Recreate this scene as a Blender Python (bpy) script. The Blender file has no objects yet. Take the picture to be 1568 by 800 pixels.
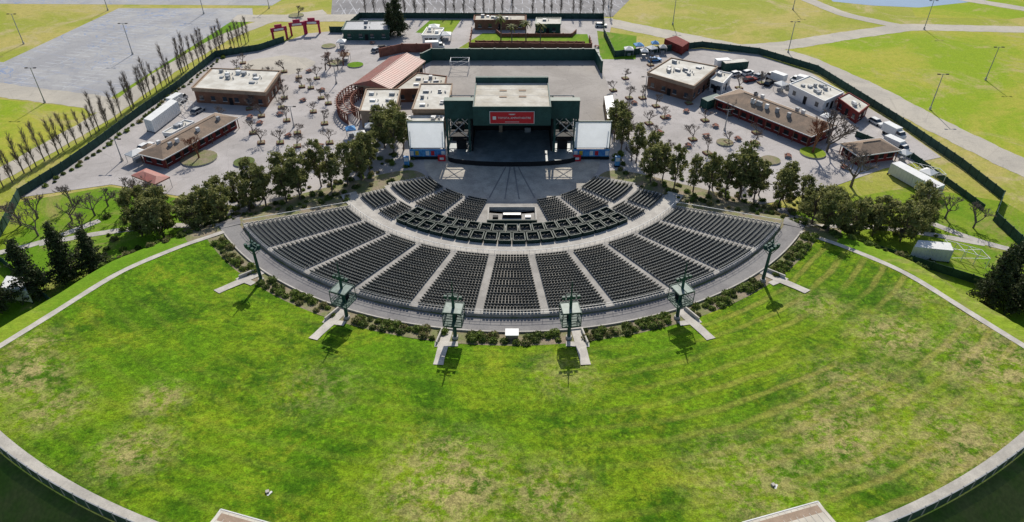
import bpy, math, random
import numpy as np
from mathutils import Vector
R=random.Random(7); NP=np.random.RandomState(5)
S=bpy.context.scene
rad=math.radians
# ------------------------------------------------------------------ materials
class N:
    def __init__(s,name,rough=.9,spec=.2):
        s.m=bpy.data.materials.new(name); s.m.use_nodes=True
        s.t=s.m.node_tree; s.b=s.t.nodes['Principled BSDF']
        s.b.inputs['Roughness'].default_value=rough
        s.b.inputs['Specular IOR Level'].default_value=spec
        s.pos=s.t.nodes.new('ShaderNodeNewGeometry').outputs['Position']
    def l(s,a,b): s.t.links.new(a,b)
    def noise(s,scale,detail=4,rough=.6,vec=None,dist=0):
        n=s.t.nodes.new('ShaderNodeTexNoise'); n.inputs['Scale'].default_value=scale
        n.inputs['Detail'].default_value=detail; n.inputs['Roughness'].default_value=rough
        n.inputs['Distortion'].default_value=dist
        s.l(vec if vec else s.pos,n.inputs['Vector']); return n.outputs['Fac']
    def mr(s,v,a,b,c=0,d=1):
        n=s.t.nodes.new('ShaderNodeMapRange'); n.interpolation_type='SMOOTHSTEP'
        s.l(v,n.inputs[0])
        for i,x in zip((1,2,3,4),(a,b,c,d)): n.inputs[i].default_value=x
        return n.outputs[0]
    def math(s,op,a,b=0,c=0):
        n=s.t.nodes.new('ShaderNodeMath'); n.operation=op
        for i,x in enumerate((a,b,c)):
            if isinstance(x,(int,float)): n.inputs[i].default_value=x
            else: s.l(x,n.inputs[i])
        return n.outputs[0]
    def mix(s,f,a,b,mode='MIX'):
        n=s.t.nodes.new('ShaderNodeMix'); n.data_type='RGBA'; n.blend_type=mode
        for sock,x in ((n.inputs[0],f),(n.inputs[6],a),(n.inputs[7],b)):
            if isinstance(x,(int,float)): sock.default_value=x
            elif isinstance(x,tuple): sock.default_value=(*x,1)
            else: s.l(x,sock)
        return n.outputs[2]
    def grey(s,v):
        gg=s.t.nodes.new('ShaderNodeCombineColor')
        for i in range(3): s.l(v,gg.inputs[i])
        return gg.outputs[0]
    def col(s,c): s.l(c,s.b.inputs['Base Color'])
    def translucent(s,c,f):
        t=s.t.nodes.new('ShaderNodeBsdfTranslucent'); s.l(c,t.inputs['Color'])
        x=s.t.nodes.new('ShaderNodeMixShader'); x.inputs[0].default_value=f
        s.l(s.b.outputs[0],x.inputs[1]); s.l(t.outputs[0],x.inputs[2])
        s.l(x.outputs[0],s.t.nodes['Material Output'].inputs[0])
    def bump(s,h,st=.3,d=.1):
        n=s.t.nodes.new('ShaderNodeBump'); n.inputs['Strength'].default_value=st; n.inputs['Distance'].default_value=d
        s.l(h,n.inputs['Height']); s.l(n.outputs[0],s.b.inputs['Normal'])
def mat(name,c,var=.25,scale=.5,rough=.85,spec=.2,c2=None,bump=0,fine=6,metal=0,trans=0):
    n=N(name,rough,spec); n.b.inputs['Metallic'].default_value=metal
    c2=c2 or tuple(x*(1-var) for x in c)
    f=n.mr(n.noise(scale,5,.65),.35,.65)
    a=n.mix(f,c,c2)
    g=n.mr(n.noise(fine,3,.6),.3,.7,1-var*.5,1+var*.3)
    o=n.mix(1.0,a,n.grey(g),'MULTIPLY'); n.col(o)
    if trans: n.translucent(o,trans)
    if bump: n.bump(n.noise(fine,3),bump,.1)
    return n.m
def lawn_mat():
    n=N('lawn_grass',.85,.05)
    big=n.mr(n.noise(.03,8,.75,dist=.4),.4,.6)
    mid=n.mr(n.noise(.1,9,.8,dist=.3),.44,.6)
    c=n.mix(big,(.092,.205,.006),(.172,.262,.010))
    c=n.mix(mid,c,(.044,.118,.004))
    yb=n.mr(n.noise(.09,9,.82,dist=.35),.5,.66)
    c=n.mix(n.math('MULTIPLY',yb,.7),c,(.27,.315,.02))
    tf=n.mr(n.noise(.6,8,.8,dist=.2),.54,.66,0,.65)
    c=n.mix(tf,c,(.165,.315,.008))
    vm=n.t.nodes.new('ShaderNodeVectorMath'); vm.operation='LENGTH'; n.l(n.pos,vm.inputs[0])
    r=n.math('ADD',vm.outputs['Value'],n.math('MULTIPLY',n.noise(.07,3),3.0))
    sep=n.t.nodes.new('ShaderNodeSeparateXYZ'); n.l(n.pos,sep.inputs[0])
    w=n.math('SINE',n.math('MULTIPLY',r,1.7)); w2=n.math('SINE',n.math('MULTIPLY',r,5.1))
    rt=n.mr(sep.outputs[0],0,55,.2,1)
    rt=n.math('MULTIPLY',rt,n.mr(n.noise(.06,3),.35,.6))
    c=n.mix(n.math('MULTIPLY',n.mr(w,.1,1,0,.7),rt),c,(.27,.25,.055))
    c=n.mix(n.math('MULTIPLY',n.mr(w2,.2,1,0,.5),rt),c,(.05,.12,.006))
    u=n.math('ADD',n.math('MULTIPLY',sep.outputs[0],.9),n.math('MULTIPLY',sep.outputs[1],2.2))
    c=n.mix(n.math('MULTIPLY',n.mr(n.math('SINE',u),0,1,0,.22),n.mr(n.noise(.05,3),.45,.6)),c,(.06,.16,.004))
    tot=None
    for (x,y,rr,st) in [(-69,-87,8,1),(-72,-80,6,.9),(-49,-90,5,1),(-48,-100,7,.9),(-8,-104,12,1),(4,-106,8,.8),(43,-97,10,1),(70,-84,13,1),(58,-100,14,.9),(30,-104,12,.7),(-28,-86,9,.4),(60,-76,9,1),(52,-66,7,.7),(75,-74,7,1),(-62,-93,7,.8),(8,-82,8,.5),(50,-88,12,.7),(68,-66,6,.6)]:
        d=n.t.nodes.new('ShaderNodeVectorMath'); d.operation='DISTANCE'
        cz=n.t.nodes.new('ShaderNodeCombineXYZ'); n.l(sep.outputs[0],cz.inputs[0]); n.l(sep.outputs[1],cz.inputs[1])
        n.l(cz.outputs[0],d.inputs[0]); d.inputs[1].default_value=(x,y,0)
        q=n.mr(d.outputs['Value'],rr*1.1,rr*.1,0,st)
        tot=q if tot is None else n.math('MAXIMUM',tot,q)
    pn=n.mr(n.noise(.5,9,.82,dist=.3),.43,.57)
    c=n.mix(n.math('MULTIPLY',n.math('MULTIPLY',tot,pn),.92),c,(.37,.31,.13))
    fn=n.mr(n.noise(1.2,9,.85),.36,.64,.58,1.32)
    fn2=n.mr(n.noise(5,4,.7),.3,.7,.7,1.25)
    n.col(n.mix(1.0,c,n.grey(n.math('MULTIPLY',fn,fn2)),'MULTIPLY'))
    n.bump(n.noise(4,6,.75),.8,.2)
    return n.m
def field_mat(nm,a,b_,br,gr):
    n=N(nm,.9,.05)
    c=n.mix(n.mr(n.noise(.02,6,.65,dist=.8),.42,.58),a,b_)
    c=n.mix(n.mr(n.noise(.05,8,.78,dist=1.2),.5,.66),c,br)
    c=n.mix(n.mr(n.noise(.5,7,.78),.45,.7,0,.6),c,gr)
    n.col(n.mix(1.0,c,n.grey(n.mr(n.noise(2,6,.75),.3,.7,.75,1.2)),'MULTIPLY')); n.bump(n.noise(3,4),.5,.2); return n.m
def asphalt_mat(name,c,c2,lines=None,crack=True,seal=None):
    n=N(name,.85,.2)
    a=n.mix(n.mr(n.noise(.05,6,.7,dist=.6),.38,.62),c,c2)
    a=n.mix(n.mr(n.noise(.35,7,.75,dist=.5),.5,.75,0,.45),a,tuple(x*.55 for x in c))
    if lines:
        ang,pitch,lc,amt=lines
        sep=n.t.nodes.new('ShaderNodeSeparateXYZ'); n.l(n.pos,sep.inputs[0])
        for an,pi_ in ((ang,pitch),(ang+math.pi/2,pitch*3.4)):
            u=n.math('ADD',n.math('MULTIPLY',sep.outputs[0],math.cos(an)/pi_),n.math('MULTIPLY',sep.outputs[1],math.sin(an)/pi_))
            fr=n.math('ABSOLUTE',n.math('SUBTRACT',n.math('FRACT',n.math('ADD',u,1000)),.5))
            k=5.5/pi_
            l=n.math('MULTIPLY',n.mr(fr,.05*k,.02*k,0,1),n.mr(n.noise(.08,5,.7),.4,.62,0,amt))
            a=n.mix(l,a,lc)
    if seal:
        for sc,wd in ((.035,.006),(.09,.008)):
            s_=n.math('ABSOLUTE',n.math('SUBTRACT',n.noise(sc,3,.5,dist=2.0),.5))
            a=n.mix(n.math('MULTIPLY',n.mr(s_,wd,wd*.3,0,.75),n.mr(n.noise(.03,2),.45,.55)),a,seal)
    if crack:
        v=n.t.nodes.new('ShaderNodeTexVoronoi'); v.feature='DISTANCE_TO_EDGE'; v.inputs['Scale'].default_value=.11
        n.l(n.pos,v.inputs['Vector'])
        a=n.mix(n.mr(v.outputs['Distance'],.012,.004,0,.2),a,tuple(x*.5 for x in c))
    n.col(n.mix(1.0,a,n.grey(n.mr(n.noise(4,4,.7),.3,.7,.85,1.1)),'MULTIPLY')); return n.m
m={}
m['lawn']=lawn_mat(); m['field']=field_mat('dry_field_grass',(.42,.36,.11),(.29,.32,.045),(.44,.37,.18),(.22,.24,.05))
m['green']=field_mat('green_grass',(.12,.24,.012),(.22,.30,.025),(.28,.27,.08),(.07,.16,.01))
m['slope']=field_mat('slope_grass',(.24,.33,.02),(.37,.36,.055),(.40,.35,.13),(.17,.27,.02))
m['darkgrass']=mat('dark_shaded_grass',(.06,.12,.012),.4,.2,c2=(.11,.13,.035),fine=2)  # dark green; on the outer bank the slope's shade is painted in
m['mulch']=mat('planting_soil',(.25,.20,.14),.4,.3,c2=(.16,.18,.06),fine=3,bump=.4)
m['plaza']=asphalt_mat('plaza_asphalt',(.35,.325,.31),(.44,.41,.395))
m['park']=asphalt_mat('parking_asphalt',(.30,.30,.31),(.38,.375,.37),(rad(65),5.5,(.28,.32,.42),.6),seal=(.16,.24,.42))
m['park2']=asphalt_mat('overflow_asphalt',(.18,.175,.18),(.26,.25,.25),(rad(20),4.5,(.48,.48,.5),.9))
m['road']=asphalt_mat('road_asphalt',(.38,.35,.30),(.46,.42,.35))
m['court']=asphalt_mat('court_asphalt',(.28,.255,.23),(.35,.32,.29))
m['concourse']=asphalt_mat('concourse_asphalt',(.18,.172,.175),(.25,.24,.232),crack=False)
m['conc']=mat('concrete',(.50,.47,.42),.2,.4,c2=(.38,.355,.32),fine=5)
m['terr']=mat('terrace_concrete',(.38,.36,.33),.25,.3,fine=5)
m['floor']=mat('orchestra_concrete',(.50,.46,.39),.3,.25,c2=(.35,.32,.28),fine=3)
m['seat']=mat('seat_plastic',(.055,.067,.067),.3,.8,.6,.25)
m['seatf']=mat('seat_frame',(.16,.18,.17),.3,.8,.5,.5)
m['boxg']=mat('box_rail_green',(.010,.036,.027),.3,.8,.6,.3)
m['boxf']=mat('box_floor',(.20,.20,.19),.3,.8)
m['dgreen']=mat('dark_green_paint',(.02,.075,.058),.2,.7,.55,.3)
m['fgreen']=mat('fence_slats',(.03,.075,.06),.35,.8,.7,.2)
m['teal']=mat('stage_green',(.028,.082,.072),.3,.5,.65,.3)
m['polyc']=mat('weathered_polycarbonate',(.20,.27,.235),.35,1.5,.5,.3)
m['roofw']=mat('roof_membrane',(.64,.62,.56),.2,.25,c2=(.47,.44,.38),fine=2)
m['roofc']=mat('stage_roof_membrane',(.56,.53,.46),.25,.25,c2=(.42,.38,.31),fine=2)
m['roofbr']=mat('shingle_roof',(.27,.195,.14),.3,.4,c2=(.19,.145,.11),fine=3)
m['roofred']=mat('red_metal_roof',(.36,.12,.09),.2,.3,.55,.4,c2=(.32,.15,.12),fine=2)
m['red']=mat('red_wall',(.20,.035,.03),.3,.5)
m['brown']=mat('brown_wall',(.22,.11,.07),.3,.5)
m['tan']=mat('tan_wall',(.38,.28,.20),.2,.5)
m['white']=mat('white_paint',(.72,.72,.70),.1,.5,.5,.3)
m['grey']=mat('grey_metal',(.32,.33,.34),.2,.8,.4,.5)
m['dark']=mat('dark_interior',(.015,.015,.017),.2,.8,.7)
m['stagefl']=mat('stage_deck',(.20,.24,.25),.3,.4,.5,.4,c2=(.12,.15,.16))
m['glass']=mat('window_glass',(.03,.04,.05),.1,.5,.1,.8)
m['signred']=mat('sign_red',(.55,.02,.03),.05,.5,.4,.3)
m['crimson']=mat('gate_crimson',(.40,.02,.07),.1,.5,.5,.3)
m['blue']=mat('banner_blue',(.04,.16,.45),.4,1.2,.5,.3,c2=(.1,.35,.6))
m['screen']=mat('screen_white',(.80,.84,.88),.05,.5,.5,.3,trans=.42)
m['bark']=mat('bark',(.17,.13,.10),.3,2)
m['barkg']=mat('grey_bark',(.20,.16,.135),.3,2)
m['rust']=mat('rust_twigs',(.26,.11,.06),.3,2)
m['lf1']=mat('leaf_olive',(.24,.255,.08),.3,1.5,.7,trans=.4)
m['lf2']=mat('leaf_dark',(.13,.15,.045),.3,1.5,.7,trans=.35)
m['lf3']=mat('leaf_light',(.34,.34,.13),.3,1.5,.7,trans=.4)
m['pn1']=mat('needle_dark',(.05,.07,.03),.3,1.5,.7,trans=.25)
m['pn2']=mat('needle_mid',(.09,.11,.045),.3,1.5,.7,trans=.25)
m['sh1']=mat('shrub_leaf',(.17,.235,.045),.3,1.5,.8,trans=.35)
m['sh2']=mat('shrub_leaf_dark',(.10,.135,.035),.3,1.5,.8,trans=.35)
m['sh3']=mat('shrub_leaf_dry',(.28,.25,.11),.3,1.5,.8,trans=.3)
m['tyre']=mat('tyre_rubber',(.02,.02,.02),.1,1)
m['line']=mat('faded_line_paint',(.62,.64,.68),.4,.3)
m['water']=mat('pond_water',(.18,.26,.36),.1,.05,.08,.6)
m['yellow']=mat('yellow_paint',(.6,.42,.05),.2,.5)
m['wood']=mat('pergola_wood',(.24,.10,.07),.3,.8)
# ------------------------------------------------------------------ builder
class B:
    def __init__(s): s.v=[];s.f=[];s.i=[];s.ms=[]
    def mi(s,k):
        if k not in s.ms: s.ms.append(k)
        return s.ms.index(k)
    def poly(s,pts,k):
        o=len(s.v); s.v+= [tuple(p) for p in pts]; s.f.append(tuple(range(o,o+len(pts)))); s.i.append(s.mi(k))
    def hexa(s,b,t,k,kt=None):
        o=len(s.v); s.v+=[tuple(p) for p in b]+[tuple(p) for p in t]; n=len(b); i=s.mi(k)
        for a in range(n):
            c=(a+1)%n; s.f.append((o+a,o+c,o+n+c,o+n+a)); s.i.append(i)
        s.f.append(tuple(o+n+a for a in range(n))); s.i.append(s.mi(kt) if kt else i)
        s.f.append(tuple(o+n-1-a for a in range(n))); s.i.append(i)
    def box(s,x,y,z,sx,sy,sz,k,a=0,kt=None):
        ca,sa=math.cos(a),math.sin(a)
        q=[(x+ca*dx-sa*dy,y+sa*dx+ca*dy) for dx,dy in ((-sx/2,-sy/2),(sx/2,-sy/2),(sx/2,sy/2),(-sx/2,sy/2))]
        s.hexa([(*p,z) for p in q],[(*p,z+sz) for p in q],k,kt)
    def prism(s,pts,z0,z1,k,kt=None): s.hexa([(*p,z0) for p in pts],[(*p,z1) for p in pts],k,kt)
    def cyl(s,p0,p1,r0,r1,k,n=6):
        p0=Vector(p0);p1=Vector(p1);d=(p1-p0)
        if d.length<1e-5:return
        d.normalize(); u=d.orthogonal().normalized(); w=d.cross(u)
        A=[p0+(u*math.cos(t)+w*math.sin(t))*r0 for t in [2*math.pi*j/n for j in range(n)]]
        C=[p1+(u*math.cos(t)+w*math.sin(t))*r1 for t in [2*math.pi*j/n for j in range(n)]]
        s.hexa(A,C,k)
    def wall(s,pts,h,t,k,z=0,zf=None):
        for a,b in zip(pts[:-1],pts[1:]):
            dx,dy=b[0]-a[0],b[1]-a[1];L=math.hypot(dx,dy)
            if L<.01: continue
            nx,ny=-dy/L*t/2,dx/L*t/2
            za=zf(*a) if zf else z; zb=zf(*b) if zf else z
            q=[(a[0]-nx,a[1]-ny,za),(b[0]-nx,b[1]-ny,zb),(b[0]+nx,b[1]+ny,zb),(a[0]+nx,a[1]+ny,za)]
            s.hexa(q,[(x,y,zz+h) for x,y,zz in q],k)
    def obj(s,name,loc=None,smooth=False):
        me=bpy.data.meshes.new(name); me.from_pydata(s.v,[],s.f)
        for k in s.ms: me.materials.append(m[k])
        me.polygons.foreach_set('material_index',s.i); me.update()
        o=bpy.data.objects.new(name,me); S.collection.objects.link(o)
        if loc: o.location=loc
        return o
def inst(me,name,loc,sc=1,rot=0):
    o=bpy.data.objects.new(name,me); S.collection.objects.link(o)
    o.location=loc; o.scale=(sc,sc,sc*R.uniform(.9,1.1)); o.rotation_euler=(0,0,rot); return o
def leafmesh(name,segs,pts,size,mi,mats):
    n=len(pts); a=NP.normal(size=(n,3)); a/=np.linalg.norm(a,axis=1)[:,None]
    b=NP.normal(size=(n,3)); b-= (b*a).sum(1)[:,None]*a; b/=np.linalg.norm(b,axis=1)[:,None]
    sz=size*NP.uniform(.6,1.3,(n,1)); a=a*sz; b=b*sz*.6
    q=np.stack([pts-a-b,pts+a-b*.4,pts+a*1.1+b,pts-a*.6+b],1).reshape(-1,3)
    o=len(segs.v); verts=segs.v+[tuple(x) for x in q]
    faces=segs.f+[(o+4*i,o+4*i+1,o+4*i+2,o+4*i+3) for i in range(n)]
    nm=len(segs.ms); idx=segs.i+[nm+int(x) for x in mi]
    me=bpy.data.meshes.new(name); me.from_pydata(verts,[],faces)
    for k in segs.ms+mats: me.materials.append(m[k])
    me.polygons.foreach_set('material_index',idx); me.update(); return me
# ------------------------------------------------------------------ terrain height
def lerp(x,xs,ys): return float(np.interp(x,xs,ys))
RIM=119.2
RX=[0,22,43,67,67.6,71,74.5,RIM-1.6,RIM+1,132,142]; RZ=[0,.02,.75,4.3,4.12,4.12,4.4,11,11,2.5,0]
TX=[0,75,91,102,112,118,200]; TB=[57,56,52.5,48,45,43,43]
def H(x,y):
    r=math.hypot(x,y); th=math.degrees(math.atan2(abs(x),-y)) if y<0 or x else 0
    tb=lerp(r,TX,TB); d=(th-tb)*math.pi/180*r
    f=1 if d<=0 else max(0,1-d/13.0); f=f*f*(3-2*f)
    return lerp(r,RX,RZ)*f
def P(r,th): t=rad(th); return (r*math.sin(t),-r*math.cos(t))
def polar(b,r0,r1,t0,t1,k,dz=.0,z=None,nr=None,nt=None):
    nr=nr or max(1,int((r1-r0)/2)); nt=nt or max(2,int((t1-t0)/1.2))
    o=len(b.v)
    for i in range(nr+1):
        for j in range(nt+1):
            x,y=P(r0+(r1-r0)*i/nr,t0+(t1-t0)*j/nt); b.v.append((x,y,(H(x,y) if z is None else z)+dz))
    mi=b.mi(k)
    for i in range(nr):
        for j in range(nt):
            q=o+i*(nt+1)+j; b.f.append((q,q+nt+1,q+nt+2,q+1)); b.i.append(mi)
def ribbon(b,pts,w,k,dz=.02,step=1.5,zf=H):
    P2=[]
    for a,c in zip(pts[:-1],pts[1:]):
        n=max(1,int(math.dist(a,c)/step))
        P2+=[(a[0]+(c[0]-a[0])*i/n,a[1]+(c[1]-a[1])*i/n) for i in range(n)]
    P2.append(pts[-1])
    for _ in range(12):
        P2=[P2[0]]+[((p[0]+2*q[0]+r[0])/4,(p[1]+2*q[1]+r[1])/4) for p,q,r in zip(P2[:-2],P2[1:-1],P2[2:])]+[P2[-1]]
    o=len(b.v); mi=b.mi(k)
    for i,p in enumerate(P2):
        a=P2[max(0,i-1)]; c=P2[min(len(P2)-1,i+1)]; dx,dy=c[0]-a[0],c[1]-a[1]; L=math.hypot(dx,dy) or 1
        ww=w*(1+.04*math.sin(i*.9)+.03*math.sin(i*2.3))
        for s in (-.5,.5):
            x=p[0]-dy/L*ww*s; y=p[1]+dx/L*ww*s; b.v.append((x,y,zf(x,y)+dz))
    for i in range(len(P2)-1): b.f.append((o+2*i,o+2*i+2,o+2*i+3,o+2*i+1)); b.i.append(mi)
def sheet(name,pts,k,z):
    b=B(); b.poly([(x,y,z) for x,y in pts],k)
    o=b.obj(name)
    if o.data.polygons[0].normal.z<0: o.data.flip_normals()
    return o
# ------------------------------------------------------------------ ground
sheet('ground',[(-3000,-3000),(3000,-3000),(3000,3000),(-3000,3000)],'field',-.06)
b=B()
nr,nt=64,180
polar(b,20,144,-100,100,'green',nr=nr,nt=nt)
o=b.obj('terrain')
me=o.data
for k in ('darkgrass','mulch'): me.materials.append(m[k])
for p in me.polygons:
    c=p.center; r=math.hypot(c.x,c.y)
    if r>RIM: p.material_index=1  # outer bank coloured darker to stand for its shade
    elif r<78 : p.material_index=2
for v in me.vertices:
    if v.co.z<.005: v.co.z=-.09
    else: v.co.z-=.05
sheet('plaza_pavement',[(-113,-20),(-110,-7),(-108,7),(-106,27),(-103,46),(-101,74),(-88,81),(-76,100),(-63,104),(-60,119),(40,119),(36,98),(50,82),(67,83),(85,76),(97,59),(106,22),(109,0),(92,-6),(74,-16),(60,-22),(46,-26),(36,-28),(-36,-28),(-50,-27),(-62,-24),(-75,-20),(-95,-14)],'plaza',.0)
sheet('backstage_court_pavement',[(-27,71),(29,71),(31,22),(-27,22)],'court',.012)
sheet('parking_lot',[(-230,54),(-170,50),(-158.9,46),(-120.2,38.6),(-102.3,119.3),(-107,133),(-162,133),(-171,69),(-230,80)],'park',-.04)
sheet('overflow_parking_lot',[(-72,121),(40,121),(52,150),(60,240),(-95,240)],'park2',-.04)
sheet('upper_left_parking_lot',[(-230,140),(-100,137),(-80,240),(-230,240)],'park',-.042)
sheet('green_verge',[(-120.2,39.4),(-116.5,39.6),(-101.5,118.5),(-109,119)],'green',-.03)
sheet('green_lawn_patch',[(-36,101),(-32,117),(-20,117),(-23,97)],'green',.02)
sheet('green_lawn_patch',[(-19,83),(-11,100),(28,99),(28,79)],'green',.02)
sheet('green_lawn_patch',[(32,103),(46,97),(42,72),(30,72)],'green',.02)
sheet('green_lawn_patch',[(-153,37.6),(-120.3,29.9),(-118,22),(-131,-4),(-190,-40),(-190,40)],'slope',-.035)
sheet('green_lawn_patch',[(88,81),(97,83),(125,95),(152,105),(200,101),(320,80),(320,-200),(172,-80),(150,-50),(127,-7),(117,20),(110,46),(99,74)],'slope',-.045)
sheet('green_lawn_patch',[(160,120),(196,118),(260,140),(260,200),(185,190)],'slope',-.045)
sheet('pond_water',[(136,143),(150,137),(168,134),(190,141),(215,150),(215,190),(141,190)],'water',-.035)
b=B()
def inpoly(x,y,p):
    c=False
    for (x0,y0),(x1,y1) in zip(p,p[1:]+p[:1]):
        if (y0>y)!=(y1>y) and x<(x1-x0)*(y-y0)/(y1-y0)+x0: c=not c
    return c
def stalls(p,ox,oy,ang,z,nu,nv,pitch=17.5):
    ca,sa=math.cos(rad(ang)),math.sin(rad(ang))
    for j in range(nv):
        for i in range(nu):
            for s in (-1,1):
                if R.random()<.12: continue
                u=i*2.8; v=j*pitch+s*2.8
                x,y=ox+ca*u-sa*v,oy+sa*u+ca*v
                if not inpoly(x,y,p): continue
                b.poly([(x+ca*a-sa*c,y+sa*a+ca*c,z) for a,c in ((-.09,-2.5),(.09,-2.5),(.09,2.5),(-.09,2.5))],'line')
        for i in range(int(nu*2.8/4)):
            u=i*4+2; x,y=ox+ca*u-sa*j*pitch,oy+sa*u+ca*j*pitch
            if inpoly(x,y,p): b.poly([(x+ca*a-sa*c,y+sa*a+ca*c,z) for a,c in ((-2,-.07),(2,-.07),(2,.07),(-2,.07))],'line')
stalls([(-225,57),(-170,53),(-158,49),(-123,42),(-106,117),(-109,130),(-160,130),(-168,69),(-225,78)],-124,30,77.5,-.034,40,7)
stalls([(-70,123),(38,123),(50,150),(56,200),(-90,200)],-88,128,0,-.034,52,4)
b.obj('parking_stall_markings')
sheet('dirt_patch',[(-78+12*math.cos(i*.4)*(1+.1*math.sin(i*2)),66+9.5*math.sin(i*.4)*(1+.1*math.cos(i*3))) for i in range(16)],'road',.006)
b=B()
z0=lambda x,y:0
ribbon(b,[(-200,62),(-155,44),(-121,35),(-117,30)],9,'road',-.03,zf=z0)
ribbon(b,[(-150,-80),(-136,-40),(-124,-8),(-116,25),(-113,60),(-106,95),(-95,118),(-76,128)],6.5,'road',-.026,zf=z0)
ribbon(b,[(-110,119),(-70,119.5),(20,119.5),(33,117),(80,83),(97,76),(110,46),(117,20),(127,-7),(150,-50),(170,-80)],9.5,'road',-.022,zf=z0)
ribbon(b,[(80,83),(97,86),(125,98),(152,108),(200,104),(260,90)],8,'road',-.018,zf=z0)
ribbon(b,[(150,107),(133,124),(125,150),(120,200)],6,'road',-.014,zf=z0)
ribbon(b,[(215,128),(190,150),(180,180)],7,'road',-.014,zf=z0)
b.obj('access_road')
b=B()
for sx in (-1,1):
    ribbon(b,[(sx*98,-39),(sx*85,-34),(sx*69,-31),(sx*60,-38)],1.8,'conc',.04)
    ribbon(b,[(sx*112,-46),(sx*98,-39),(sx*90,-30)],1.8,'conc',.045)
b.obj('garden_path')
for sx in (-1,1):
    sheet('planting_bed_grass',[(sx*x,y) for x,y in [(112,-22),(95,-15),(75,-21),(62,-27),(62,-60),(110,-90),(125,-60)]],'green',.004)
# ------------------------------------------------------------------ bowl surfaces
b=B()
nr,nt=60,110; o0=len(b.v)
for i in range(nr+1):
    r=74.6+(RIM-1.4-74.6)*i/nr; tb=lerp(r,TX,TB)-1.6
    for j in range(nt+1):
        x,y=P(r,-tb+2*tb*j/nt); b.v.append((x,y,H(x,y)+.02+.05*math.sin(x*.7+y*.3)*math.sin(y*.5)))
mi=b.mi('lawn')
for i in range(nr):
    for j in range(nt):
        q=o0+i*(nt+1)+j; b.f.append((q,q+nt+1,q+nt+2,q+1)); b.i.append(mi)
o=b.obj('lawn')
for p in o.data.polygons: p.use_smooth=True
b=B(); polar(b,RIM-1.5,RIM-.1,-44,44,'conc',.06)
for sx in (-1,1):
    ribbon(b,[P(71,sx*55),P(75,sx*54.8),P(91,sx*50.6),P(102,sx*46.2),P(112,sx*43.2),P(118,sx*41.8)],1.1,'conc',.09)
b.obj('rim_path')
b=B(); polar(b,67.6,71.3,-57,57,'concourse',.03)
for sx in (-1,1):
    ribbon(b,[P(69.3,sx*56),P(69,sx*61),P(66,sx*68)],4,'concourse',.05)
b.obj('concourse_pavement')
b=B(); polar(b,71.3,74.6,-54,54,'mulch',.04,nr=3)
b.wall([P(71.2,t) for t in np.arange(-54,54.1,1)],.35,.25,'conc',zf=lambda x,y:H(x,y))
b.obj('planter_bed')
b=B()
pts=[P(RIM+.1,t) for t in np.arange(-46,46.1,1)]
b.wall(pts,1.5,.08,'fgreen',z=11)
for p in pts: b.box(p[0],p[1],11,.14,.14,1.7,'grey')
b.wall(pts,.1,.12,'grey',z=12.5)
b.obj('rim_fence')
b=B(); polar(b,0.5,22.2,-90,90,'floor',z=.05,nr=1,nt=60)
for a in (-16,-5,5,16):
    p,q=P(5,a),P(21,a*.9)
    b.wall([p,q],.05,.25,'concourse',z=.06)
b.obj('orchestra_floor')
# ------------------------------------------------------------------ seating
seats=[]
def tier(b,r0,n,p,zz,dz,t0,t1,k='terr'):
    for i in range(n):
        ra,rb=r0+i*p,r0+(i+1)*p; z=zz+i*dz; nt=max(4,int((t1-t0)/1.5))
        o=len(b.v)
        for (r,h) in ((ra,z-dz),(ra,z),(rb,z)):
            for j in range(nt+1):
                x,y=P(r,t0+(t1-t0)*j/nt); b.v.append((x,y,h))
        mi=b.mi(k)
        for l in (0,1):
            for j in range(nt):
                q=o+l*(nt+1)+j; b.f.append((q,q+nt+1,q+nt+2,q+1)); b.i.append(mi)
def fill(r0,n,p,zz,dz,secs,aisle=.7,skip=None):
    for i in range(n):
        r=r0+(i+.62)*p; z=zz+i*dz
        for a,c in secs:
            m_=math.degrees(aisle/r); a1,c1=a+m_,c-m_
            L=rad(c1-a1)*r; k=int(L/.56)
            if k<1: continue
            for j in range(k):
                t=a1+(c1-a1)*(j+.5)/k
                if skip and skip(r,t): continue
                seats.append((*P(r,t),z,rad(t)))
b=B()
tier(b,44.2,24,.95,1.15,.155,-54.5,54.5)
bz=1.15+23*.155
b.wall([P(67.1,t) for t in np.arange(-54.5,54.6,1)],bz-3.6,.2,'terr',z=3.6)
for sx in (-1,1):
    for i in range(24):
        r=44.2+i*.95
        b.wall([P(r,sx*54.6),P(r+.95,sx*54.6)],1.15+i*.155+.15,.2,'conc',z=0)
b.obj('upper_seating_terrace')
bounds=[4.9+9.9*i for i in range(6)]
secs=[(-4.9,4.9)]+[(bounds[i],bounds[i+1]) for i in range(5)]+[(-bounds[i+1],-bounds[i]) for i in range(5)]
fill(44.8,23,.95,1.15,.155,secs)
b=B()
tier(b,22.2,11,.95,.1,.05,-64,64)
tier(b,32.65,1,1.3,.65,.05,-62,62,'conc')
tier(b,33.95,8,.85,.75,.04,-60,60)
tier(b,40.75,1,3.6,1.1,.05,-62,62,'conc')
b.obj('lower_seating_terrace')
s1=[(13,27),(28,43),(44,62)]; s1=s1+[(-c,-a) for a,c in s1]
fill(22.3,11,.92,.1,.05,s1,.5,skip=lambda r,t:abs(r*math.sin(rad(t)))<5.9)
s2=[(39,47),(48,59)]; s2=s2+[(-c,-a) for a,c in s2]
fill(34.1,7,.9,.8,.04,s2,.4)
b=B()
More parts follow.
